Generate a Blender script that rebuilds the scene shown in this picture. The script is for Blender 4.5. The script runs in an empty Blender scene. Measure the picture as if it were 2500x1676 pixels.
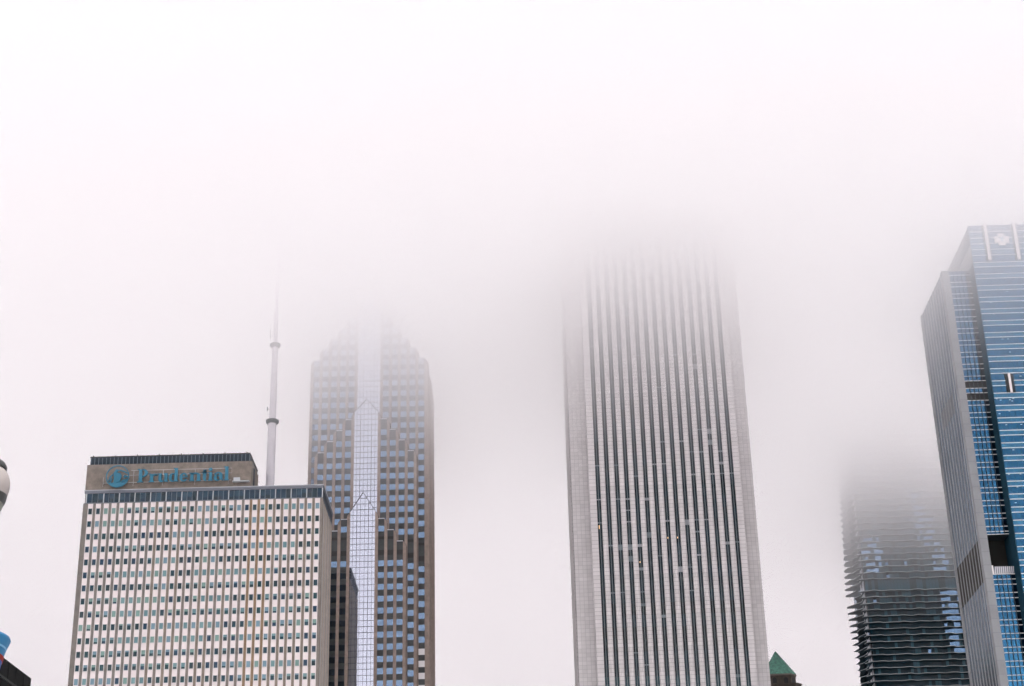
import bpy, math, random
from mathutils import Matrix, Vector

S = bpy.context.scene
COL = S.collection
R = math.radians

# ------------------------------------------------------------------ camera
def make_camera():
    th, rho = R(24.4323), R(1.4553)
    c = bpy.data.cameras.new('camera')
    o = bpy.data.objects.new('camera', c)
    COL.objects.link(o)
    fw = Vector((0, math.cos(th), math.sin(th)))
    u0 = Vector((0, -math.sin(th), math.cos(th)))
    r0 = Vector((1, 0, 0))
    up = math.cos(rho) * u0 + math.sin(rho) * r0
    rt = math.cos(rho) * r0 - math.sin(rho) * u0
    m = Matrix((rt, up, -fw)).transposed().to_4x4()
    m.translation = (0, 0, 1.7)
    o.matrix_world = m
    c.sensor_width = 36
    c.lens = 59.76
    c.clip_start = 0.1
    c.clip_end = 20000
    S.camera = o
make_camera()

# ------------------------------------------------------------------ light
SUN_EL = 50
W = bpy.data.worlds.new('World')
S.world = W
W.use_nodes = True
nt = W.node_tree
sky = nt.nodes.new('ShaderNodeTexSky')
sky.sky_type = 'NISHITA'
sky.sun_disc = False
sky.sun_elevation = R(SUN_EL)
sky.sun_rotation = R(180)
sky.dust_density = 4
hs = nt.nodes.new('ShaderNodeHueSaturation')
hs.inputs['Saturation'].default_value = .12
bg = nt.nodes['Background']
nt.links.new(sky.outputs[0], hs.inputs['Color'])
nt.links.new(hs.outputs[0], bg.inputs[0])
bg.inputs[1].default_value = .15
sl = bpy.data.lights.new('sun', 'SUN')
sl.energy = .9
sl.angle = R(40)
sl.color = (1, .965, .93)
so = bpy.data.objects.new('sun', sl)
COL.objects.link(so)
so.rotation_euler = (R(90 - SUN_EL), 0, R(8))
so.location = (0, -50, 60)
S.view_settings.view_transform = 'Standard'
S.view_settings.look = 'None'
S.view_settings.gamma = 1
S.view_settings.exposure = 1.02
cy = S.cycles
cy.volume_bounces = 12
cy.max_bounces = 16
cy.diffuse_bounces = 3
cy.glossy_bounces = 3
cy.transmission_bounces = 4
cy.transparent_max_bounces = 64
cy.use_denoising = True
cy.caustics_reflective = False
cy.caustics_refractive = False

# ------------------------------------------------------------------ helpers
def mat(name, c, rough=.7, metal=0., spec=.5, var=0., scale=.4, bump=0., bscale=1., emit=None):
    m = bpy.data.materials.new(name)
    m.use_nodes = True
    t = m.node_tree
    b = t.nodes['Principled BSDF']
    b.inputs['Base Color'].default_value = (*c, 1)
    b.inputs['Roughness'].default_value = rough
    b.inputs['Metallic'].default_value = metal
    b.inputs['Specular IOR Level'].default_value = spec
    if var:
        tc = t.nodes.new('ShaderNodeTexCoord')
        n = t.nodes.new('ShaderNodeTexNoise')
        n.inputs['Scale'].default_value = scale
        n.inputs['Detail'].default_value = 6
        n.inputs['Roughness'].default_value = .65
        t.links.new(tc.outputs['Object'], n.inputs['Vector'])
        r = t.nodes.new('ShaderNodeValToRGB')
        r.color_ramp.elements[0].position = .3
        r.color_ramp.elements[1].position = .7
        r.color_ramp.elements[0].color = (*[x * (1 - var) for x in c], 1)
        r.color_ramp.elements[1].color = (*[min(1, x * (1 + var)) for x in c], 1)
        t.links.new(n.outputs['Fac'], r.inputs[0])
        t.links.new(r.outputs[0], b.inputs['Base Color'])
    if bump:
        tc = t.nodes.new('ShaderNodeTexCoord')
        n = t.nodes.new('ShaderNodeTexNoise')
        n.inputs['Scale'].default_value = bscale
        n.inputs['Detail'].default_value = 2
        t.links.new(tc.outputs['Object'], n.inputs['Vector'])
        bm_ = t.nodes.new('ShaderNodeBump')
        bm_.inputs['Strength'].default_value = bump
        bm_.inputs['Distance'].default_value = 1
        t.links.new(n.outputs['Fac'], bm_.inputs['Height'])
        t.links.new(bm_.outputs[0], b.inputs['Normal'])
    if emit:
        b.inputs['Emission Color'].default_value = (*emit[0], 1)
        b.inputs['Emission Strength'].default_value = emit[1]
    return m

def slab_mat(name, c, joint, bw, rh, mortar, var=.06):
    """stone slabs with a stacked grid of joints, in object space (x+y across, z up)"""
    m = mat(name, c, .75)
    t = m.node_tree
    b = t.nodes['Principled BSDF']
    tc = t.nodes.new('ShaderNodeTexCoord')
    sx = t.nodes.new('ShaderNodeSeparateXYZ')
    t.links.new(tc.outputs['Object'], sx.inputs[0])
    ad = t.nodes.new('ShaderNodeMath')
    t.links.new(sx.outputs[0], ad.inputs[0])
    t.links.new(sx.outputs[1], ad.inputs[1])
    cx = t.nodes.new('ShaderNodeCombineXYZ')
    t.links.new(ad.outputs[0], cx.inputs[0])
    t.links.new(sx.outputs[2], cx.inputs[1])
    k = t.nodes.new('ShaderNodeTexBrick')
    k.offset = 0
    k.inputs['Scale'].default_value = 1
    k.inputs['Brick Width'].default_value = bw
    k.inputs['Row Height'].default_value = rh
    k.inputs['Mortar Size'].default_value = mortar
    k.inputs['Mortar Smooth'].default_value = .2
    k.inputs['Color1'].default_value = (*[x * (1 - var) for x in c], 1)
    k.inputs['Color2'].default_value = (*[x * (1 + var) for x in c], 1)
    k.inputs['Mortar'].default_value = (*joint, 1)
    t.links.new(cx.outputs[0], k.inputs['Vector'])
    n = t.nodes.new('ShaderNodeTexNoise')
    n.inputs['Scale'].default_value = .25
    n.inputs['Detail'].default_value = 8
    t.links.new(tc.outputs['Object'], n.inputs['Vector'])
    mr = t.nodes.new('ShaderNodeMapRange')
    mr.inputs[3].default_value = .86
    mr.inputs[4].default_value = 1.12
    t.links.new(n.outputs['Fac'], mr.inputs[0])
    mx = t.nodes.new('ShaderNodeVectorMath')
    mx.operation = 'SCALE'
    t.links.new(k.outputs['Color'], mx.inputs[0])
    t.links.new(mr.outputs[0], mx.inputs['Scale'])
    t.links.new(mx.outputs[0], b.inputs['Base Color'])
    return m

class MB:
    """collects shapes into one mesh"""
    def __init__(s):
        s.v, s.f, s.m, s.sm = [], [], [], []
    def face(s, pts, m=0, smooth=False):
        k = len(s.v)
        s.v += [tuple(p) for p in pts]
        s.f.append(tuple(range(k, k + len(pts))))
        s.m.append(m)
        s.sm.append(smooth)
    def raw(s, vs, fs, m=0, smooth=False):
        k = len(s.v)
        s.v += [tuple(p) for p in vs]
        for f in fs:
            s.f.append(tuple(i + k for i in f))
            s.m.append(m)
            s.sm.append(smooth)
    def box(s, x0, x1, y0, y1, z0, z1, m=0):
        v = [(x, y, z) for z in (z0, z1) for y in (y0, y1) for x in (x0, x1)]
        s.raw(v, [(0, 2, 3, 1), (4, 5, 7, 6), (0, 1, 5, 4), (2, 6, 7, 3), (0, 4, 6, 2), (1, 3, 7, 5)], m)
        return s
    def prism(s, poly, z0, z1, m=0, top=None, smooth=False):
        """poly counter-clockwise seen from above"""
        n = len(poly)
        top = top or poly
        v = [(x, y, z0) for x, y in poly] + [(x, y, z1) for x, y in top]
        s.raw(v, [tuple(range(n - 1, -1, -1)), tuple(range(n, 2 * n))], m)
        s.raw(v, [(i, (i + 1) % n, n + (i + 1) % n, n + i) for i in range(n)], m, smooth)
        return s
    def xz(s, poly, y0, y1, m=0):
        """poly in x,z, counter-clockwise seen from the south"""
        n = len(poly)
        v = [(x, y0, z) for x, z in poly] + [(x, y1, z) for x, z in poly]
        s.raw(v, [tuple(range(n)), tuple(range(2 * n - 1, n - 1, -1))] +
              [((i + 1) % n, i, n + i, n + (i + 1) % n) for i in range(n)], m)
        return s
    def lathe(s, prof, n=32, c=(0, 0), m=0, cap=True):
        v = []
        for r, z in prof:
            for i in range(n):
                a = 2 * math.pi * i / n
                v.append((c[0] + r * math.cos(a), c[1] + r * math.sin(a), z))
        fs = []
        for j in range(len(prof) - 1):
            for i in range(n):
                k = (i + 1) % n
                fs.append((j * n + i, j * n + k, (j + 1) * n + k, (j + 1) * n + i))
        s.raw(v, fs, m, True)
        if cap:
            j = (len(prof) - 1) * n
            s.raw(v, [tuple(range(n - 1, -1, -1)), tuple(range(j, j + n))], m)
        return s
    def mesh(s, name, mats):
        me = bpy.data.meshes.new(name)
        me.from_pydata(s.v, [], s.f)
        for m in (mats if isinstance(mats, (list, tuple)) else [mats]):
            me.materials.append(m)
        me.polygons.foreach_set('material_index', s.m)
        me.polygons.foreach_set('use_smooth', s.sm)
        me.update()
        return me
    def build(s, name, mats, parent=None, loc=(0, 0, 0)):
        return add(name, s.mesh(name, mats), parent, loc)

def add(name, me, parent=None, loc=(0, 0, 0)):
    o = bpy.data.objects.new(name, me)
    COL.objects.link(o)
    o.location = loc
    if parent:
        o.parent = parent
    return o

def tag(o, label=None, cat=None, group=None, kind=None):
    if label: o['label'] = label
    if cat: o['category'] = cat
    if group: o['group'] = group
    if kind: o['kind'] = kind
    return o

def thing(name, label, cat, loc=(0, 0, 0), rz=0, group=None):
    o = bpy.data.objects.new(name, None)
    COL.objects.link(o)
    o.location = loc
    o.rotation_euler = (0, 0, rz)
    o.empty_display_size = 2
    return tag(o, label, cat, group)

B = lambda *a: MB().box(*a)

# ------------------------------------------------------------------ ground
gm = mat('pale_pavement', (.39, .375, .38), .9, var=.12, scale=.02)
g = MB()
g.face([(-6000, -3000, 0), (6000, -3000, 0), (6000, 8000, 0), (-6000, 8000, 0)])
tag(g.build('ground', gm), kind='structure')

# ------------------------------------------------------------------ low cloud: beds of even density, thicker upwards
def fog_mat(d, col=(1, .9915, .9965)):
    m = bpy.data.materials.new('cloud_vapour')
    m.use_nodes = True
    t = m.node_tree
    t.nodes.remove(t.nodes['Principled BSDF'])
    p = t.nodes.new('ShaderNodeVolumePrincipled')
    p.inputs['Density'].default_value = d
    p.inputs['Color'].default_value = (*col, 1)
    p.inputs['Anisotropy'].default_value = .65
    t.links.new(p.outputs[0], t.nodes['Material Output'].inputs['Volume'])
    return m
FZ = [185, 200, 214, 226, 238, 248, 258, 268, 280, 292, 306]
FD = [.0025, .0065, .0105, .0155, .0205, .026, .034, .043, .052, .056]
cloud = None
for i, d in enumerate(FD):
    o = B(-3000, 3000, 0, 3500, FZ[i] + .005, FZ[i + 1] - .005).build('low_cloud' if cloud is None else 'cloud_bed', fog_mat(d), cloud)
    if cloud is None:
        cloud = tag(o, 'white low cloud swallowing the tops of the towers', 'cloud', kind='stuff')

# ------------------------------------------------------------------ broad pale office block with the rooftop sign
rnd = random.Random(11)
M_PANEL = mat('white_stone_panel', (.86, .79, .79), .7, var=.06, scale=.25)
M_PIER = [mat('limestone_pier', c, .85, var=.22, scale=.35) for c in
          ((.195, .180, .165), (.225, .190, .158), (.215, .190, .172), (.25, .175, .11))]
M_STONE = mat('brown_grey_stone', (.215, .185, .16), .9, var=.28, scale=.5)
M_WFRAME = mat('white_window_frame', (.72, .72, .73), .5)
M_DARK = [mat('dark_pane', c, .15, spec=.4) for c in ((.009, .045, .070), (.010, .052, .066), (.012, .045, .090), (.008, .034, .048))]
M_BLIND = [mat('drawn_blind', c, .5, spec=.3) for c in ((.17, .30, .32), (.165, .275, .345), (.185, .31, .285), (.125, .24, .27))]
M_BAND = [mat('blue_grey_glass', c, .12, spec=.45, var=.25, scale=.3) for c in ((.018, .050, .085), (.012, .036, .065), (.022, .062, .10), (.010, .030, .045))]
M_ALU = mat('pale_aluminium', (.50, .53, .56), .4)
M_ALU2 = mat('dull_aluminium', (.16, .22, .27), .4)
M_COPING = mat('grey_coping', (.17, .185, .22), .6, var=.1)
M_INK = mat('black_louvre', (.012, .013, .013), .6)
M_FIN = mat('dark_blue_cladding', (.008, .024, .040), .5, spec=.2, var=.2, scale=.6)

PX0, PX1, PY0, PY1 = -134.4, -59.95, 500., 528.
pru = thing('office_building', 'broad white panelled office block with a dark glass band, carrying the teal sign', 'office building', (-97, 514, 0))
def L(o, x, y, z=0):           # shape coordinates to the thing's own frame
    return (-o.location[0] + x, -o.location[1] + y, z)
off = L(pru, 0, 0)
B(PX0 + .3, PX1 - .45, PY0 + .35, PY1, 0, 181).build('wall', M_STONE, pru, off)
CX = [-132.1 + 2.431 * i for i in range(30)]
ZW = [175.2 - 4.1 * k for k in range(38)]
ZT = 177.75
for i, x in enumerate(CX):
    B(x - .83, x + .83, PY0 + .22, PY0 + .345, 8, ZT).build('panel_strip', M_PANEL, pru, off)
edges = [(PX0, CX[0] - .83)] + [(CX[i] + .83, CX[i + 1] - .83) for i in range(29)] + [(CX[29] + .83, PX1)]
for i, (a, b) in enumerate(edges):
    k = 3 if i in (21, 22, 23) else (0 if i < 9 else rnd.choice((1, 1, 2)))
    pm = MB()
    pm.box(a, b, PY0, PY0 + .34, 8, ZT)
    if i in (0, 30):           # the corner piers turn the corner
        pm.box(*((a, a + .29) if i == 0 else (b - .44, b)), PY0 + .342, PY0 + 1.4, 8, ZT)
    pm.build('pier', M_PIER[k], pru, off)
# east side: close vertical ribs
M_RIB = [mat('pale_side_rib', c, .85, var=.2, scale=.4) for c in ((.44, .38, .32), (.38, .37, .36), (.46, .41, .36))]
for i in range(13):
    y = PY0 + 2.0 + i * 2.03
    B(PX1 - .44, PX1 - .16, y, y + 1.15, 8, ZT).build('side_rib', M_RIB[i % 3], pru, off)
for i in range(14):
    y = PY0 + 1.4 + max(0, i - .78) * 2.03
    B(PX1 - .449, PX1 - .24, y + .15, y + .9, 8, ZT).build('side_panel', M_PANEL if i % 4 else M_STONE, pru, off)
# windows: frame ring, pane, blind
def frame_mesh():
    m = MB()
    w, h, t, y0, y1 = .56, .91, .10, -.06, .06
    m.box(-w - t, -w, y0, y1, -h - t, h + t)
    m.box(w, w + t, y0, y1, -h - t, h + t)
    m.box(-w, w, y0, y1, h, h + t)
    m.box(-w, w, y0 - .05, y1, -h - t, -h)
    return m.mesh('window', M_WFRAME)
FRAME = frame_mesh()
PANES = {}
def pane_mesh(lo, hi, k, blind):
    key = (round(lo, 2), round(hi, 2), k, blind)
    if key not in PANES:
        PANES[key] = B(-.56, .56, -.01, .05, lo, hi).mesh('blind' if blind else 'pane', (M_BLIND if blind else M_DARK)[k])
    return PANES[key]
rest = MB()
nwin = 0
order = []
for r in range(36):
    state = 'dark'
    for c in range(30):
        if rnd.random() < .42:
            state = rnd.choices(('dark', 'half', 'full'), (.42, .34, .24))[0]
        if r == 1 and 1 <= c <= 14: state = 'full' if c not in (6, 10, 11, 13) else 'half'
        if r == 2: state = 'full' if 11 <= c <= 14 else 'dark'
        if r == 0 and state == 'dark' and rnd.random() < .5: state = 'full'
        if r in (9, 10) and 9 <= c <= 14: state = 'full'
        fr = {'dark': 0, 'full': 1, 'half': rnd.choice((.25, .4, .55, .7))}[state]
        order.append((r, c, fr, rnd.randrange(4), rnd.randrange(4)))
order.sort(key=lambda q: (q[0] > 13, -q[0], q[1]))     # the lowest rows in the picture show largest
for r, c, fr, kd, kb in order:
    x, z = CX[c], ZW[r]
    cut = .91 - 1.82 * fr
    if nwin < 100:
        w = add('window', FRAME, pru, L(pru, x, PY0 + .16, z))
        if fr < 1: add('pane', pane_mesh(-.91, cut, kd, False), w)
        if fr > 0: add('blind', pane_mesh(cut, .91, kb, True), w)
        nwin += 1
    else:
        y = PY0 + .16
        for a in ((-.66, -.56, -1.01, 1.01), (.56, .66, -1.01, 1.01), (-.56, .56, .91, 1.01), (-.56, .56, -1.01, -.91)):
            rest.box(x + a[0], x + a[1], y - .06, y + .06, z + a[2], z + a[3], 0)
        if fr < 1: rest.box(x - .56, x + .56, y - .01, y + .05, z - .91, z + cut, 1 + kd)
        if fr > 0: rest.box(x - .56, x + .56, y - .01, y + .05, z + cut, z + .91, 5 + kb)
tag(rest.build('window', [M_WFRAME] + M_DARK + M_BLIND, pru, off), kind='stuff')
# glass band under the main roof
B(PX0 + .25, PX1 + .02, PY0 + .02, PY1, ZT + .01, ZT + .22).build('band_sill', M_COPING, pru, off)
B(PX0 + .25, PX1 + .02, PY0 + .02, PY1, 181.0, 181.25).build('band_head', M_COPING, pru, off)
bx = [-133.6] + [-60.15 - 4.862 * (14 - i) for i in range(15)]
for i in range(15):
    gl = MB()
    n = 3
    for j in range(n):
        a = bx[i] + (bx[i + 1] - bx[i]) * j / n
        b = bx[i] + (bx[i + 1] - bx[i]) * (j + 1) / n
        q = rnd.randrange(4)
        cut = ZT + .25 + rnd.choice((.9, 1.1, 1.3, 1.6))
        gl.box(a + .07, b - .07, PY0 + .25, PY0 + .345, ZT + .22, cut, rnd.choice((1, 3)) if rnd.random() < .6 else q)
        gl.box(a + .07, b - .07, PY0 + .25, PY0 + .345, cut, 181.0, q)
        if j:
            gl.box(a - .06, a + .06, PY0 + .16, PY0 + .345, ZT + .22, 181.0, 4)
    gl.build('glass_bay', M_BAND + [M_ALU2], pru, off)
for i, x in enumerate(bx):
    B(x - .14, x + .14, PY0 + .04, PY0 + .345, ZT + .22, 181.0).build('mullion', M_ALU, pru, off)
B(PX1 - .44, PX1 - .1, PY0 + .36, PY1, ZT + .22, 181.0).build('side_glass', M_FIN, pru, off)
cr = MB()
cr.box(PX0 + .1, PX1 + .12, PY0 - .05, PY1, 181.25, 181.95, 0)
cr.box(PX0 + .05, PX1 + .2, PY0 - .12, PY1, 181.95, 182.15, 1)
cr.build('roof_coping', [M_COPING, M_ALU], pru, off)
# upper block
ux0, ux1, uy1 = -134.25, -82.55, 513.9
B(ux0, ux1, PY0 + .3, uy1, 182.15, 190.65).build('upper_wall', M_STONE, pru, off)
B(ux1, ux1 + .25, PY0 + 1.2, PY0 + 2.0, 182.15, 190.6).build('wall_strip', M_PIER[0], pru, off)
B(ux1, ux1 + .25, PY0 + 4.2, PY0 + 5.6, 182.15, 189.6).build('wall_strip', M_FIN, pru, off)
up = MB()
up.box(-133.4, -83.3, PY0 + .5, 516.5, 190.66, 193.1, 0)
for i in range(42):
    x = -133.3 + i * 1.216
    up.box(x, x + .11, PY0 + .38, PY0 + .5, 190.75, 193.0, 1)
up.box(-133.55, -83.15, PY0 + .3, 516.7, 193.1, 193.4, 2)
for i in range(8):
    x = -132.6 + i * 6.9
    up.box(x - .12, x + .12, PY0 + .5, PY0 + .7, 193.4, 193.85, 2)
up.build('upper_glass', [M_FIN, M_ALU2, M_INK], pru, off)
B(-88.2, -83.0, PY0 - .9, PY0 + .298, 183.55, 183.8).build('work_platform', M_ALU, pru, off)
B(-88.0, -86.0, PY0 - .2, PY0 + .298, 183.82, 185.1).build('equipment_box', M_ALU, pru, off)

# ------------------------------------------------------------------ the rooftop sign
M_TEAL = mat('teal_sign_face', (.016, .165, .262), .45, var=.06, scale=1.)
M_TEALD = mat('teal_sign_return', (.012, .10, .16), .6)
M_RAIL = mat('pale_rail', (.42, .42, .42), .5)
SX, SY, SZ = -117.93, PY0 - 1.35, 183.85
sign = thing('rooftop_sign', 'teal sign of an emblem and the word Prudential on a brown upper wall', 'sign', (-105, SY, 183))
soff = L(sign, 0, 0, -183)
K = .0241
def px_x(p): return SX + (p - 710) * K
def px_z(p): return SZ + p * K
def poly(mb, pts):
    mb.xz([(px_x(x), px_z(z)) for x, z in pts], SY, SY + .35)
def rect(mb, x0, x1, z0, z1): poly(mb, [(x0, z0), (x1, z0), (x1, z1), (x0, z1)])
def arc(mb, cx, cz, rx, rz, tx, tz, a0, a1, n=14):
    """elliptic band, thick tx at the sides and tz at top and foot"""
    for i in range(n):
        u, v = R(a0 + (a1 - a0) * i / n), R(a0 + (a1 - a0) * (i + 1) / n)
        p = [(cx + rx * math.cos(u), cz + rz * math.sin(u)), (cx + rx * math.cos(v), cz + rz * math.sin(v)),
             (cx + (rx - tx) * math.cos(v), cz + (rz - tz) * math.sin(v)), (cx + (rx - tx) * math.cos(u), cz + (rz - tz) * math.sin(u))]
        poly(mb, p)
def serif(mb, x0, x1, z, h=14): rect(mb, x0, x1, z, z + h)
def letter_P(m):
    rect(m, 730, 774, 12, 176); serif(m, 712, 792, 0); serif(m, 712, 740, 172, 12)
    arc(m, 778, 128, 68, 56, 40, 15, -90, 90)
    rect(m, 770, 779, 170, 184); rect(m, 770, 779, 72, 87)
def letter_r(m):
    rect(m, 876, 918, 12, 112); serif(m, 862, 932, 0); serif(m, 860, 884, 104, 12)
    arc(m, 938, 80, 34, 36, 20, 24, 40, 175); rect(m, 944, 966, 88, 112)
def letter_u(m):
    rect(m, 985, 1027, 34, 116); serif(m, 968, 990, 104, 12)
    arc(m, 1024, 34, 39, 36, 40, 20, 180, 330)
    rect(m, 1062, 1102, 2, 116); serif(m, 1048, 1066, 104, 12); serif(m, 1098, 1114, 0, 12)
def letter_d(m):
    arc(m, 1166, 57, 46, 59, 40, 15, 60, 300)
    rect(m, 1192, 1234, 2, 184); serif(m, 1176, 1196, 176, 12); serif(m, 1230, 1248, 0, 12)
    rect(m, 1180, 1196, 2, 16); rect(m, 1180, 1196, 100, 114)
def letter_e(m):
    arc(m, 1312, 57, 54, 59, 38, 14, 20, 330); rect(m, 1296, 1364, 54, 66); arc(m, 1312, 57, 54, 59, 32, 14, 0, 30)
def letter_n(m):
    rect(m, 1398, 1440, 10, 114); serif(m, 1386, 1450, 0); serif(m, 1382, 1402, 104, 12)
    arc(m, 1460, 78, 66, 38, 40, 18, 20, 160); rect(m, 1486, 1526, 10, 92); serif(m, 1476, 1536, 0)
def letter_t(m):
    rect(m, 1562, 1602, 24, 150); rect(m, 1550, 1614, 102, 114); arc(m, 1602, 30, 40, 32, 40, 16, 180, 285)
    poly(m, [(1552, 112), (1602, 112), (1602, 160)])
def letter_i(m):
    rect(m, 1640, 1680, 10, 114); serif(m, 1630, 1690, 0); serif(m, 1630, 1644, 104, 12)
    arc(m, 1658, 154, 24, 24, 23.9, 23.9, 0, 360, 18)
def letter_a(m):
    rect(m, 1774, 1814, 14, 80); arc(m, 1760, 80, 54, 36, 40, 15, 0, 160); arc(m, 1748, 36, 46, 40, 40, 14, 70, 310)
    rect(m, 1746, 1778, 62, 76); arc(m, 1822, 20, 22, 20, 18, 12, 180, 290); arc(m, 1722, 88, 16, 16, 15.9, 15.9, 0, 360, 12)
def letter_l(m):
    rect(m, 1848, 1888, 10, 188); serif(m, 1838, 1900, 0); serif(m, 1832, 1852, 178, 12)
for fn in (letter_P, letter_r, letter_u, letter_d, letter_e, letter_n, letter_t, letter_i, letter_a, letter_l):
    m = MB(); fn(m); m.build('letter', M_TEAL, sign, soff)
# emblem: a rock in a ring (pixel frame of its own, 1 px = .0147 m)
EX, EZ, EK = -124.1, 186.05, .0148
em = MB()
def ep(pts, y0=0.): em.xz([(EX + (x - 925) * EK, EZ + (720 - z) * EK) for x, z in pts], SY + y0, SY + .35)
def ering(a0, a1, r0, r1, n=40):
    for i in range(n):
        u, v = R(a0 + (a1 - a0) * i / n), R(a0 + (a1 - a0) * (i + 1) / n)
        em.xz([(EX + r1 * EK * math.cos(u), EZ + r1 * EK * math.sin(u)), (EX + r1 * EK * math.cos(v), EZ + r1 * EK * math.sin(v)),
               (EX + r0 * EK * math.cos(v), EZ + r0 * EK * math.sin(v)), (EX + r0 * EK * math.cos(u), EZ + r0 * EK * math.sin(u))], SY, SY + .35)
ering(0, 360, 228, 246)
seg = [(925 + 227 * math.cos(R(a)), 720 - 227 * math.sin(R(a))) for a in range(218, 323, 6)]
ep(seg)                                                              # water at the foot
ep([(852, 872), (975, 850), (1015, 700), (985, 650), (905, 640), (836, 655), (852, 740)], -.01)     # face of the rock
ep([(830, 655), (905, 640), (900, 600), (886, 560), (862, 600)], -.01)
ep([(886, 560), (905, 640), (930, 605), (960, 580)], -.012)
for a in ((768, 852, 806, 760), (722, 830, 764, 765)):
    ep([(a[0], a[1]), (a[0] + 20, a[1] + 4), (a[2] + 14, a[3]), (a[2] - 10, a[3])])
ep([(752, 735), (800, 690), (826, 664), (830, 690), (800, 722), (764, 775)])
for x0, z0, x1, z1 in ((948, 866, 1066, 790), (1004, 868, 1104, 782), (1062, 856, 1136, 772)):
    ep([(x0, z0), (x0 + 30, z0), (x1 + 22, z1), (x1, z1)])
ep([(1066, 700), (1080, 695), (1146, 722), (1150, 752), (1100, 738), (1062, 770), (1054, 745)])
ep([(905, 575), (960, 572), (1060, 600), (1150, 655), (1130, 668), (1050, 628), (960, 592)], -.014)  # ridge line
em.build('emblem', M_TEAL, sign, soff)
for z in (187.95, 186.35, 184.0):
    B(-122.5 if z < 187 else -120, -88.6, SY + .5, SY + .62, z, z + .13).build('rail', M_RAIL, sign, soff)
for x in (-128.6, -119.2, -110, -100, -89.5):
    B(x - .06, x + .06, SY + .64, SY + .74, 182.9, 188.1 if x > -128 else 186).build('post', M_RAIL, sign, soff)
    B(x - .05, x + .05, SY + .74, PY0 + .298, 184.02, 184.12).build('bracket', M_RAIL, sign, soff)
B(-128.6, -122.6, SY + .5, SY + .62, 184.0, 184.12).build('rail', M_RAIL, sign, soff)

# ------------------------------------------------------------------ antenna mast on that roof
M_MAST = mat('pale_mast_paint', (.56, .54, .58), .5, var=.08)
M_RING = mat('dark_ring_platform', (.035, .05, .05), .6)
ant = thing('antenna_mast', 'tall pale antenna mast with two dark rings rising from the flat roof into the cloud', 'antenna mast', (-78.7, 514, 182.15))
sec = [(0, 27.0, 1.40, 1.34), (27.0, 54.3, 1.15, .96), (54.3, 66, .76, .70), (66, 100, .62, .42), (100, 108, .2, .1)]
for z0, z1, r0, r1 in sec:
    MB().lathe([(r0, z0), (r1, z1)], 28).build('pole', M_MAST, ant)
for z, r in ((27.0, 2.1), (54.3, 1.78)):
    MB().lathe([(r * .78, z - .7), (r, z - .25), (r, z + .5), (r * .9, z + .5), (r * .9, z + .1), (.3, z + .1)], 28).build('ring_platform', M_RING, ant)
for z, s in ((31.5, -1), (57.5, -1), (59.5, -1)):
    m = MB(); m.box(s * 1.7 - .3, s * 1.0, -.06, .06, z, z + .12); m.box(s * 1.75 - .12, s * 1.75 + .12, -.12, .12, z - .5, z + .9)
    m.build('aerial', M_RING, ant)

# ------------------------------------------------------------------ stepped granite tower with a mirror-glass strip
M_GRAN = mat('brown_granite', (.275, .215, .186), .65, var=.22, scale=.6)
M_GRAND = mat('dark_spandrel', (.028, .034, .038), .35, var=.3, scale=.5)
M_MIRB = mat('blue_mirror_glass', (.165, .245, .36), .04, metal=1, bump=.004, bscale=.35)
M_MIRW = mat('silver_mirror_glass', (.53, .57, .665), .03, metal=1, bump=.006, bscale=.22)
M_GRID = mat('dark_glazing_bar', (.05, .06, .09), .5)
M_SILL = mat('skylit_sill', (.55, .57, .62), .5)  # pale colour stands in for skylight caught on the ledges
M_WHITE = mat('white_sky_reflection', (.80, .78, .80), .25)
tow = thing('skyscraper', 'stepped brown granite skyscraper with chequered blue windows and a central silver glass strip', 'skyscraper', (-52, 580, 0))
toff = L(tow, 0, 0)
WC = lambda k: 149.3 + 4.13 * k
FLOORS = range(-34, 38)
SKIP = (7, 8)
wins = []
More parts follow.
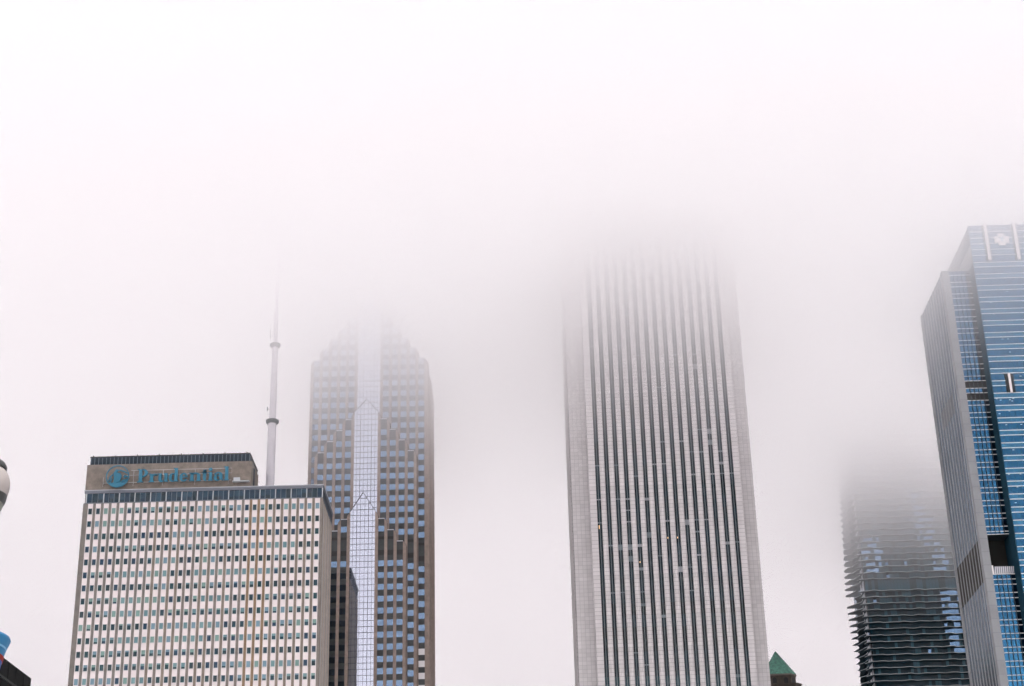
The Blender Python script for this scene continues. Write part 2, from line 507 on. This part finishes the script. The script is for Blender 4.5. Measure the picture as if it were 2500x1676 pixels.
def tier(y, ydepth, sx0, sx1, nb, top1, apex, pitch=3.2, pw=1.06):
    """nb bays each side of the strip; top1 is the height of the innermost bay"""
    gz = apex
    cx = (sx0 + sx1) / 2
    gable = MB()                                                    # gabled strip
    zb = top1 + 2.6
    gable.xz([(sx0, 0), (sx1, 0), (sx1, zb), (cx, gz), (sx0, zb)], y + .2, y + ydepth)
    st = gable.build('glass_strip', M_MIRW, tow, toff)
    bars = MB()
    ws = (0, .95, 2.25, 3.5, 5.0, 6.3, 7.6, 8.6)
    k = (sx1 - sx0) / 8.6
    top = lambda x: zb + (gz - zb) * (1 - abs(x - cx) / ((sx1 - sx0) / 2))
    for i, w in enumerate(ws[1:-1]):
        t = .075 if i in (1, 4) else .045
        bars.box(sx0 + w * k - t, sx0 + w * k + t, y + .08, y + .199, 20, top(sx0 + w * k) - .1)
    z = 20.
    while z < gz - 1:
        hw = (sx1 - sx0) / 2 if z < zb else (sx1 - sx0) / 2 * (gz - z) / (gz - zb)
        bars.box(cx - hw, cx + hw, y + .05, y + .199, z - .06, z + .06)
        z += 2.065
    e = .16
    for sgn in (-1, 1):                                              # dark edge along the gable
        xa = sx0 if sgn < 0 else sx1
        p = [(xa, zb), (cx, gz), (cx, gz + .3), (xa, zb + .3)]
        bars.xz(p if sgn < 0 else p[::-1], y - .1, y + ydepth)
    bars.build('glazing_bar', M_GRID, tow, toff)
    for sgn in (-1, 1):
        s = sx1 if sgn > 0 else sx0
        X = lambda a, b: (s + a, s + b) if sgn > 0 else (s - b, s - a)
        for i in range(nb + 1):
            a = pitch * i + .002
            zi = top1 - 4.13 * (i - 1)
            x0, x1 = X(a, a + pw)
            hi, lo = (zb, zb - 1.6) if i == 0 else (zi - .1, zi - 1.7)
            zz = (hi, lo) if sgn > 0 else (lo, hi)
            m = MB()
            m.xz([(x0, 0), (x1, 0), (x1, zz[1]), (x0, zz[0])], y, y + ydepth - .01)
            cap = [(x0 - .02, zz[0]), (x1 + .02, zz[1]), (x1 + .02, zz[1] + .14), (x0 - .02, zz[0] + .14)]
            m.xz(cap, y - .06, y + ydepth - .01, 1)
            m.build('pier', [M_GRAN, M_GRID], tow, toff)
            if i == nb:
                break
            zt = top1 - 4.13 * i                                    # bay i+1
            b0, b1 = X(a + pw + .002, a + pitch)
            m = B(b0, b1, y + .35, y + ydepth - .02, 0, zt)
            for k in SKIP:
                if WC(k) + 1.2 < zt: m.box(b0 + .05, b1 - .05, y + .30, y + .349, WC(k) - (1.2 if k == 7 else -.3), WC(k) + (.6 if k == 7 else 1.3), 1)
            m.build('spandrel', [M_GRAND, M_INK], tow, toff)
            B(b0, b1, y + .05, y + .349, zt - .22, zt).build('sill', M_SILL, tow, toff)
            for k in FLOORS:
                if k in SKIP or WC(k) + 1.2 > zt: continue
                wins.append((b0 + .02, b1 - .02, y + .24, WC(k), 0))
        # end of tier
tier(558., 3.9, -57.3, -48.7, 3, 190.25, 199.6)
tier(562., 3.9, -56.8, -48.45, 4, 228.9, 236.3)
tier(566., 32., -56.3, -48.15, 5, 270.5, 280.)
# low outer east bay: bright sky reflection set as a white pane colour
ww = [w for w in wins]
wins = []
for (x0, x1, y, z, k) in ww:
    if y > 565 and x0 > -36 and z < 147: k = 1
    wins.append((x0, x1, y, z, k))
def seen(w):
    x, y, z = (w[0] + w[1]) / 2, w[2], w[3]
    return 119 < z < 262 and (x / y > -.114 or (z - 1.7) / y > .365)
wins.sort(key=lambda w: (not seen(w), w[3] + w[2] * .5))
wm = {}
rest = MB()
for i, (x0, x1, y, z, k) in enumerate(wins):
    h0, h1, yy = (-1.02, 1.02, 0) if not k else (-1.1, 1.0, -.12)
    if i < 100:
        key = (round(x1 - x0, 2), k)
        if key not in wm:
            hw = (x1 - x0) / 2
            wm[key] = B(-hw, hw, yy, .1, h0, h1).mesh('window', M_WHITE if k else M_MIRB)
        add('window', wm[key], tow, L(tow, (x0 + x1) / 2, y, z))
    else:
        rest.box(x0, x1, y + yy, y + .1, z + h0, z + h1, k)
tag(rest.build('window', [M_MIRB, M_WHITE], tow, toff), kind='stuff')
# outer flanks and the east side
for x0, x1 in ((-73.4, -72.91), (-31.55, -30.5)):
    B(x0, x1, 565.9, 568.5, 0, 252).build('corner_pier', M_GRAN, tow, toff)
B(-31.4, -31.0, 568.51, 573.8, 0, 251).build('side_recess', M_INK, tow, toff)
B(-32.0, -30.5, 574, 598, 0, 250).build('side_wall', M_GRAN, tow, toff)
B(-72.9, -71.8, 568.6, 597, 0, 251).build('side_wall', M_GRAN, tow, toff)
for q in range(5):
    B(-30.499, -30.2, 577 + q * 4.6, 578.3 + q * 4.6, 0, 250).build('pier', M_GRAN, tow, toff)

# ------------------------------------------------------------------ tall pale tower of granite piers
M_GREY = slab_mat('pale_granite_slabs', (.55, .53, .535), (.34, .33, .345), 1.36, 1.29, .045)
M_GREYP = slab_mat('pale_granite_pier', (.57, .545, .55), (.32, .31, .315), 40, 1.29, .07)
M_NIGHT = [mat('near_black_glass', c, .2, spec=.25) for c in ((.006, .016, .024), (.010, .024, .036), (.004, .009, .012), (.014, .040, .052))]
M_MULL = mat('grey_mullion', (.16, .20, .22), .4)
M_SHADE = [mat('window_shade', c, .6, var=.1) for c in ((.17, .20, .22), (.10, .13, .15), (.25, .26, .28))]
M_LAMP = mat('warm_office_lamp', (.9, .6, .3), .5, emit=((1., .62, .28), .55))
aon = thing('skyscraper', 'tall pale grey skyscraper of close vertical piers and dark strips fading into the cloud', 'skyscraper', (18.2, 519, 0), R(-.6))
HT = 294.
# local frame: x 0..59.2 along the south face, y 0 at its plane
N = 5.6
ex0, ex1 = 5.55, 54.45
body = MB()
body.prism([(ex0, .75), (ex1, .75), (ex1, N), (59.2, N), (59.2, 53.6), (ex1, 53.6), (ex1, 59), (ex0, 59), (ex0, 53.6), (0, 53.6), (0, N), (ex0, N)], 0, HT)
body.build('wall', M_GREY, aon)
SX0, SP, SW = 8.42, 3.0975, 1.42
B(ex0, SX0 - SW / 2, 0, .749, 0, HT).build('pier', M_GREYP, aon)
def pier(x0, x1):
    c = .38
    MB().prism([(x0, .749), (x0, .30), (x0 + c, 0), (x1 - c, 0), (x1, .30), (x1, .749)], 0, HT).build('pier', M_GREYP, aon)
rnd = random.Random(5)
FL = 3.87
shades = {}
for f in range(78):
    p = .035
    if 38 <= f <= 52: p = .17
    if f in (46, 44, 42, 49): p = .36
    shades[f] = p
for i in range(15):
    c = SX0 + SP * i
    if i < 14: pier(c + SW / 2, c + SP - SW / 2)
    gl = MB()
    for f in range(78):
        z = f * FL
        if z > HT - 4: continue
        k = 2 if f in (34, 35) else (2 if f == 37 else (3 if f == 31 else (1 if rnd.random() < .25 else 0)))
        gl.box(c - SW / 2, c + SW / 2, .62, .748, z, z + FL, k)
    st = gl.build('window_strip', M_NIGHT, aon)
    B(c - .075, c + .075, .50, .618, 0, HT - 2).build('mullion', M_MULL, st)
    for f in range(24, 78):
        if f * FL > HT - 6: continue
        if rnd.random() < shades[f]:
            h = rnd.choice((.35, .35, .5, .5, .9, 1.8)); z1 = f * FL + 3.7
            m = MB()
            m.box(c - SW / 2, c - .076, .56, .618, z1 - h, z1); m.box(c + .076, c + SW / 2, .56, .618, z1 - h, z1)
            m.build('blind', M_SHADE[rnd.randrange(3)], st)
    for f, k in ((44, 0), (43, 7), (43, 8), (41, 4)):
        if k == i:
            B(c - .35, c - .12, .55, .60, f * FL + 1.4, f * FL + 1.9 if i else f * FL + 2.6).build('lit_lamp', M_LAMP, st)
B(SX0 + SP * 14 + SW / 2, ex1, 0, .749, 0, HT).build('pier', M_GREYP, aon)
# west side: the same strips, seen edge-on
for i in range(15):
    y = N + 3 + i * 3.0
    B(-.06, -.001, y, y + 1.4, 0, HT).build('side_strip', M_NIGHT[0], aon)
    B(-.35, -.001, y + 1.45, y + 2.95, 0, HT).build('side_pier', M_GREYP, aon)

# ------------------------------------------------------------------ blue glass tower at the right
M_BLUE = mat('blue_mirror_panel', (.026, .108, .208), .10, metal=1, bump=.004, bscale=.3, var=.14, scale=.35)
M_BLUE2 = mat('pale_blue_panel', (.045, .165, .28), .12, metal=1, bump=.004, bscale=.3, var=.14, scale=.35)
M_LINE = mat('white_metal_ledge', (.85, .80, .80), .45)
M_CG = slab_mat('grey_granite', (.28, .292, .305), (.20, .21, .22), 4, 3.98, .06)
M_WG = mat('grey_blue_glass', (.10, .18, .265), .15, metal=1)
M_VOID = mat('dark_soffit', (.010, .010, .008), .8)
M_MUL = mat('dark_mullion', (.03, .045, .06), .4)
blu = thing('skyscraper', 'blue glass skyscraper with white floor lines and a ribbed grey west side', 'skyscraper', (134.5, 475, 0), R(-.6))
# local frame: x east from the corner, y north from the left bay's plane
TOPB, XS, YP = 238.4, 8.75, -5.0
B(2.3, XS, .6, 32.4, 0, 142.6).build('core', M_MUL, blu)
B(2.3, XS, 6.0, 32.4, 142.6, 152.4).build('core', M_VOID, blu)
B(2.3, XS, .6, 32.4, 152.4, TOPB - .3).build('core', M_MUL, blu)
B(0, 2.3, 0, 2.6, 0, TOPB).build('corner_pillar', M_CG, blu)
B(.25, 2.3, 2.6, 32.8, 0, TOPB - .2).build('west_wall', M_WG, blu)
for i in range(9):
    y = 4.6 + i * 3.3
    B(.12, .249, y, y + .85, 0, TOPB).build('fin', M_CG, blu)
    if i < 8:
        B(.20, .249, y + 1.98, y + 2.16, 0, TOPB - .3).build('side_mullion', M_MUL, blu)
for i in range(9):
    y0 = 2.61 if i == 0 else 4.6 + (i - 1) * 3.3 + .851
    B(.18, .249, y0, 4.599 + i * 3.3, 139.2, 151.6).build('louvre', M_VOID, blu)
    if 1 < i < 7: B(.2, .249, y0, 4.599 + i * 3.3, 194.5, 200.6).build('louvre', M_MUL, blu)
B(-.12, 2.2, 31.8, 33.0, 0, TOPB).build('corner_pillar', M_CG, blu)
UP = [234.5 - 3.98 * k for k in range(-1, 58)]
def rows(lo, hi):
    """spans between the white lines: each floor a tall band and a short one"""
    zs = sorted([z for u in UP for z in (u, u - 1.55) if lo < z < hi])
    return zs
ZV0, ZV1, ZL = 142.8, 152.5, 140.5
zl = [z for z in rows(3, TOPB - 1) if not (ZL - .6 < z < ZV1 - .3)] + [ZL, ZV1]
zl.sort()
prev = 0
for z in zl + [TOPB]:
    if not (prev >= ZL - .1 and z <= ZV1 + .1):
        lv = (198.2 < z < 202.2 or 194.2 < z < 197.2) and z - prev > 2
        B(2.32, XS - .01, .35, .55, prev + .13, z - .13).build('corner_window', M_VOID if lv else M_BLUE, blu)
    if z < TOPB:
        B(2.32, XS - .01, .18, .56, z - .08, z + .08).build('ledge', M_LINE, blu)
    prev = z
for i in range(1, 5):
    x = 2.32 + i * 1.29
    for z0, z1 in ((0, ZL), (ZV1, TOPB)):
        B(x - .09, x + .09, .05, .179, z0, z1 - .1).build('mullion', M_MUL, blu)
# sky terrace: glazed upstand with slanting bars, white bracket
par = MB()
par.box(2.9, XS - .01, .3, .42, ZL + .13, ZV0, 0)
for i in range(10):
    x = 3.0 + i * .56
    par.xz([(x, ZL + .15), (x + .22, ZL + .15), (x + .75, ZV0 - .05), (x + .5, ZV0 - .05)], .24, .299, 1)
par.build('terrace_upstand', [mat('terrace_glass', (.30, .33, .36), .15, metal=.5), mat('slanting_bar', (.55, .52, .56), .5)], blu)
B(2.32, 2.75, .1, .5, ZL + .13, ZV0 + .3).build('terrace_bracket', M_LINE, blu)
# east section, standing forward
XE = 56.
B(XS + .25, XE, YP + .3, 30, 0, 251.3).build('core', M_MUL, blu)
sw = MB()
sw.raw([(XS, YP + .1, 0), (XS, 13, 0), (XS, 13, 244.5), (XS, YP + .1, 251.5), (XS + .24, YP + .1, 0), (XS + .24, 13, 0), (XS + .24, 13, 244.5), (XS + .24, YP + .1, 251.5)],
       [(0, 3, 2, 1), (4, 5, 6, 7), (3, 7, 6, 2), (0, 4, 7, 3), (1, 2, 6, 5)])
sw.build('side_glass', mat('dark_blue_side_glass', (.018, .052, .076), .8, spec=0), blu)
B(XS - .02, XS + .23, YP + .1, 12.9, 238.5, 244.6).build('side_cladding', M_CG, blu)
er = [z for z in rows(3, 239.5)] + [241.0, 243.0, 245.0, 247.0, 249.2]
er.sort()
prev = 0
for j, z in enumerate(er + [251.5]):
    B(XS + .25, XE, YP + .08, YP + .29, prev + .13, z - .13).build('window_band', M_BLUE if z - prev > 2.2 else M_BLUE2, blu)
    hh = .095 if z < 239.6 else .07
    B(XS + .25, XE, YP - .08, YP + .295, z - hh, z + hh).build('ledge', M_LINE, blu)
    prev = z
for i in range(int((XE - XS) / 1.5)):
    x = XS + 1.2 + i * 1.5
    B(x - .03, x + .03, YP + .03, YP + .079, 0, 251.2).build('thin_mullion', M_MUL, blu)
for x in (14.0, 23.0, 32.0, 41.0, 50.0):
    B(x - .42, x + .42, YP - .75, YP - .09, 239.0, 252.2).build('white_fin', M_LINE, blu)
    for s in (-1, 1):
        a, b = sorted((x + s * .44, x + s * .95))
        B(a, b, YP - .2, YP - .09, 239.0, 251.6).build('fin_recess', M_MUL, blu)
sl_ = MB()
sl_.box(13.0, 15.55, YP - .14, YP - .085, 194.75, 200.8, 0)
sl_.box(13.95, 14.6, YP - .5, YP - .141, 194.75, 200.8, 1)
sl_.build('louvred_slot', [M_VOID, M_LINE], blu)
rnd = random.Random(3)
cl = B(0, .55, 0, .04, 0, .11).mesh('ceiling_light', mat('office_ceiling_light', (.8, .85, .9), .5, emit=((.9, .95, 1), .16)))
for q in range(70):
    u = rnd.randrange(2, 33)
    x = XS + .6 + rnd.random() * 9
    add('ceiling_light', cl, blu, (x, YP + .02, UP[u] - 1.55 - (.35 + .4 * rnd.randrange(3))))
# raised cross badge between two fins
cm = MB()
cxm, czm = 18.55, 246.1
cm.box(cxm - 1.0, cxm + 1.0, YP - .55, YP - .1, czm - 2.0, czm + 2.0)
cm.box(cxm - 2.2, cxm - 1.002, YP - .55, YP - .1, czm - 1.0, czm + 1.0)
cm.box(cxm + 1.002, cxm + 2.2, YP - .55, YP - .1, czm - 1.0, czm + 1.0)
badge = cm.build('cross_badge', M_LINE, blu)
fg = MB()
M_FIG = mat('grey_blue_figure', (.30, .42, .52), .5)
def disc(mb, x, z, r, y0, y1, n=20): mb.xz([(x + r * math.cos(2 * math.pi * i / n), z + r * math.sin(2 * math.pi * i / n)) for i in range(n)], y0, y1)
disc(fg, cxm, czm + .55, .26, YP - .62, YP - .56)
fg.xz([(cxm - .22, czm - .9), (cxm + .22, czm - .9), (cxm + .3, czm + .1), (cxm + .85, czm + .75), (cxm + .6, czm + .85), (cxm, czm + .25), (cxm - .6, czm + .85), (cxm - .85, czm + .75), (cxm - .3, czm + .1)], YP - .62, YP - .56)
fg.build('badge_figure', M_FIG, badge)

# ------------------------------------------------------------------ wavy balcony tower
M_SLAB = [mat('shaded_soffit', (.028, .055, .070), .8, spec=.1), mat('pale_slab_edge', (.34, .375, .39), .8)]  # shade under the balconies is in the dark soffit colour; edges stay pale
M_AQ = [mat('black_green_glass', (.006, .028, .042), .12, spec=.25), mat('pale_blue_glass', (.16, .27, .42), .06, metal=1), mat('teal_glass', (.022, .078, .110), .12, spec=.3), mat('light_pane', (.42, .45, .50), .3)]
aq = thing('skyscraper', 'dark residential skyscraper with rippling balcony edges half hidden by the cloud', 'skyscraper', (145.0, 700, 0), R(-.6))
rnd = random.Random(21)
LXA, LYA = 46., 28.
FH = 2.755
def glass_outline():
    return [(2.6, 2.2), (LXA, 2.2), (LXA, LYA), (1.6, LYA), (1.6, 6.0), (1.9, 3.6)]
floors = [0.]
k = 0
zf = 29.6
zlist = []
while zf < 291:
    zlist.append(zf)
    zf += FH
    if abs(zf - 203.5) < 1.4: zf += 2.4
def edge_pts(z):
    p = []
    ph = z * .045
    # west side north to south, corner, south face west to east
    for i in range(15):
        y = LYA - (LYA - 4.0) * i / 14
        a = 1.15 + 1.15 * math.sin(y * .42 + ph * 1.7) + .35 * math.sin(y * .9 - ph)
        p.append((1.6 - a - (0.9 if y > 20 else 0), y))
    for i in range(1, 6):
        a = R(180 + 90 * i / 6)
        rr = 3.2 + .35 * math.sin(ph * 2 + i)
        p.append((2.7 + (rr) * math.cos(a), 3.5 + (rr) * math.sin(a) * .95))
    for i in range(56):
        x = 3.4 + (LXA - 3.4) * i / 55
        w = .52 * math.sin(x * .66 + ph * .5) + .38 * math.sin(x * 1.05 - ph * .6 + 1) + .12 * math.sin(x * 1.9 + ph)
        p.append((x, .35 - w * .85))
    p += [(LXA, LYA)]
    return p
slab_rest = MB()
vis = [z for z in zlist if z > 150]
for z in zlist:
    poly_ = edge_pts(z)
    m = slab_rest if z <= 150 else MB()
    n_ = len(poly_)
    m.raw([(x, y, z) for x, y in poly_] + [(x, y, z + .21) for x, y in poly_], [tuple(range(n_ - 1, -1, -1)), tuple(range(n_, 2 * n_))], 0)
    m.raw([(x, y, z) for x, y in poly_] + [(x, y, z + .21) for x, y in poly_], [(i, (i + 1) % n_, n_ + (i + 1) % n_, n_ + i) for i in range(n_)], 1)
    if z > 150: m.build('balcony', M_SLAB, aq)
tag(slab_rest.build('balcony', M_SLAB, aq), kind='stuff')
glow = MB()
def reflection_patch(x, z):  # where pale reflections are put in as lighter blue panes
    u = 23.5 + (240 - z) * .26
    if u < x < u + 7 and 206 < z < 242: return rnd.random() < .72
    if 32.5 < x < 41 and 172 < z < 200: return rnd.random() < .7
    if 3.5 < x < 10 and 206 < z < 224: return rnd.random() < .75
    return rnd.random() < .015
for z, z2 in zip(zlist, zlist[1:] + [292.]):
    m = glow if z <= 150 else MB()
    xx = 2.4
    while xx < LXA - .1:
        x2 = min(LXA, xx + 1.36)
        kk = 1 if reflection_patch(xx, z) else (2 if rnd.random() < (.75 if z > 200 else .35 if z > 188 else .12) else 0)
        m.box(xx + .03, x2 - .03, 2.2, 2.5, z + .212, z2 - .002, kk)
        xx = x2
    yy = 3.2
    while yy < LYA - .1:
        y2 = min(LYA, yy + 1.5)
        kk = 3 if (3 < yy < 9.3 and rnd.random() < .8) else (1 if rnd.random() < .45 else 2)
        m.box(1.9, 2.2, yy + .03, y2 - .03, z + .212, z2 - .002, kk)
        yy = y2
    if z > 150: m.build('window_band', M_AQ, aq)
tag(glow.build('window_band', M_AQ, aq), kind='stuff')
B(2.6, LXA - .2, 2.9, LYA - .2, 0, 292).build('core', M_VOID, aq)

# ------------------------------------------------------------------ green copper turret far behind
M_COPPER = mat('green_copper', (.05, .175, .13), .65, var=.55, scale=1.1)
M_OLD = mat('dark_old_stone', (.075, .062, .052), .9, var=.35, scale=.7)
tur = thing('stone_tower', 'dark stone tower with a pointed green copper roof peeping out beside the pale skyscraper', 'tower', (95.3, 626.2, 0))
def octo(h, c): return [(-c, -h), (c, -h), (h, -c), (h, c), (c, h), (-c, h), (-h, c), (-h, -c)]
MB().prism(octo(7.3, 5.2), 0, 142.6).build('wall', M_OLD, tur)
MB().prism(octo(6.05, 3.9), 143.4, 146.6).build('drum', M_OLD, tur)
m = MB(); m.prism(octo(7.6, 5.4), 142.6, 143.1); m.prism(octo(7.9, 5.6), 143.1, 143.4); m.build('cornice', M_OLD, tur)
MB().prism(octo(6.35, 4.1), 146.6, 147.2).build('cornice', mat('weathered_cornice', (.13, .115, .10), .85, var=.25), tur)
rf = MB()
rf.prism(octo(6.3, 4.05), 147.2, 156.9, 0, octo(.14, .08))
roof = rf.build('roof', M_COPPER, tur)
for x, y in octo(6.3, 4.05):
    m = MB(); d = Vector((x * .02, y * .02, 156.95)) - Vector((x, y, 147.25))
    p = Vector((x, y, 147.25)); s = Vector((-y, x, 0)).normalized() * .09; u = Vector((x, y, 0)).normalized() * .1
    q = [p + s, p + u, p - s]; t = [v + d for v in q]
    m.raw(q + t, [(0, 3, 4, 1), (1, 4, 5, 2), (0, 1, 2), (5, 4, 3)])
    m.build('roof_seam', M_COPPER, roof)
def arch(m, w, z0, z1):
    m.xz([(-w, z0), (w, z0), (w, z1 - w)] + [(w * math.cos(R(a)), z1 - w + w * math.sin(R(a))) for a in range(15, 180, 15)] + [(-w, z1 - w)], 0, .1)
for x in (-2.1, 2.1):
    m = MB(); arch(m, .75, 143.6, 145.9); m.build('window', M_INK, tur, (x, -6.1, 0))
m = MB(); arch(m, .75, 143.6, 145.9)
o = m.build('window', M_INK, tur, (5.0, -5.0, 0)); o.rotation_euler = (0, 0, R(45))

# ------------------------------------------------------------------ dark building at the lower left
M_BLK = mat('black_cladding', (.005, .006, .006), .7, spec=.1, var=.3, scale=.5)
M_BLK2 = mat('dark_panel', (.006, .0065, .0065), .7, spec=.1)
drk = thing('dark_building', 'near black building corner with a parapet at the lower left edge', 'building', (-69.8, 239.7, 0), R(-2.3))
B(-40, 0, -80, 0, 0, 57.2).build('wall', M_BLK, drk)
B(-40.2, .25, -80, .25, 57.2, 57.5).build('ledge', mat('grey_ledge', (.022, .025, .026), .6, spec=.2), drk)
B(-40, .05, -80, .05, 57.5, 60.0).build('parapet', M_BLK2, drk)
for i in range(24):
    B(.02, .1, -79 + i * 3.3, -77.2 + i * 3.3, 4, 56).build('window_strip', M_NIGHT[0], drk)
for i in range(24):
    B(.055, .12, -79.2 + i * 3.3, -79.05 + i * 3.3, 57.52, 59.9).build('parapet_joint', M_BLK, drk)

# ------------------------------------------------------------------ globe street lamp, close on the left
M_GLOBE = mat('milky_globe', (.31, .275, .262), .4, var=.05, scale=8)
M_GLOW = mat('grey_reflector', (.16, .165, .14), .4)
M_IRON = mat('dark_iron', (.02, .022, .022), .4)
lamp = thing('street_lamp', 'globe street lamp with a black cap cut off by the left edge of the frame', 'street lamp', (-3.955, 11.86, 0))
rr = .203
MB().lathe([(.11, 0), (.11, .5), (.06, .7), (.05, 5.55)], 24).build('post', M_IRON, lamp)
MB().lathe([(.05, 5.55), (.10, 5.6), (.10, 5.68)], 24).build('collar', M_IRON, lamp)
lowp = [(.07, 5.68), (.098, 5.72), (.128, 5.79), (.158, 5.86), (.170, 5.897)]
MB().lathe(lowp, 40, cap=False).build('lower_bowl', M_GLOW, lamp)
upp = [(.1895, 5.966)] + [(rr * math.cos(R(a)), 6.045 + (rr if a < 0 else rr * .93) * math.sin(R(a))) for a in range(-20, 56, 5)]
MB().lathe(upp, 48).build('globe', M_GLOBE, lamp)
MB().lathe([(.171, 5.898), (.181, 5.915), (.190, 5.965)], 48, cap=False).build('globe_band', M_IRON, lamp)
capp = [(.168, 6.165), (.170, 6.185), (.155, 6.215), (.12, 6.24), (.06, 6.262), (.03, 6.27), (.03, 6.33), (.005, 6.36)]
MB().lathe(capp, 40).build('cap', M_IRON, lamp)

# ------------------------------------------------------------------ blue flared column, close at the lower left
M_B1 = mat('sky_blue_enamel', (.02, .15, .30), .5, spec=.2, var=.2, scale=3)
M_B2 = mat('royal_blue_enamel', (.005, .06, .30), .5, spec=.2)
M_RED = mat('red_band', (.22, .016, .008), .7, spec=.2)
M_PB = mat('pale_blue_stripe', (.16, .36, .56), .5, spec=.2)
blc = thing('advertising_column', 'blue flared column with a red band at the lower left corner', 'column', (-3.30, 9.78, 0))
MB().lathe([(.26, 0), (.26, .1), (.17, .3), (.17, 2.6), (.205, 3.6), (.238, 4.07), (.262, 4.195)], 48).build('shaft', M_B2, blc)
MB().lathe([(.266, 4.196), (.271, 4.222)], 48).build('red_band', M_RED, blc)
MB().lathe([(.268, 4.223), (.277, 4.262)], 48).build('lower_collar', M_B1, blc)
MB().lathe([(.279, 4.263), (.282, 4.272)], 48).build('pale_stripe', M_PB, blc)
MB().lathe([(.281, 4.273), (.297, 4.312), (.301, 4.322), (.297, 4.334), (.2, 4.345)], 48).build('rim', M_B1, blc)
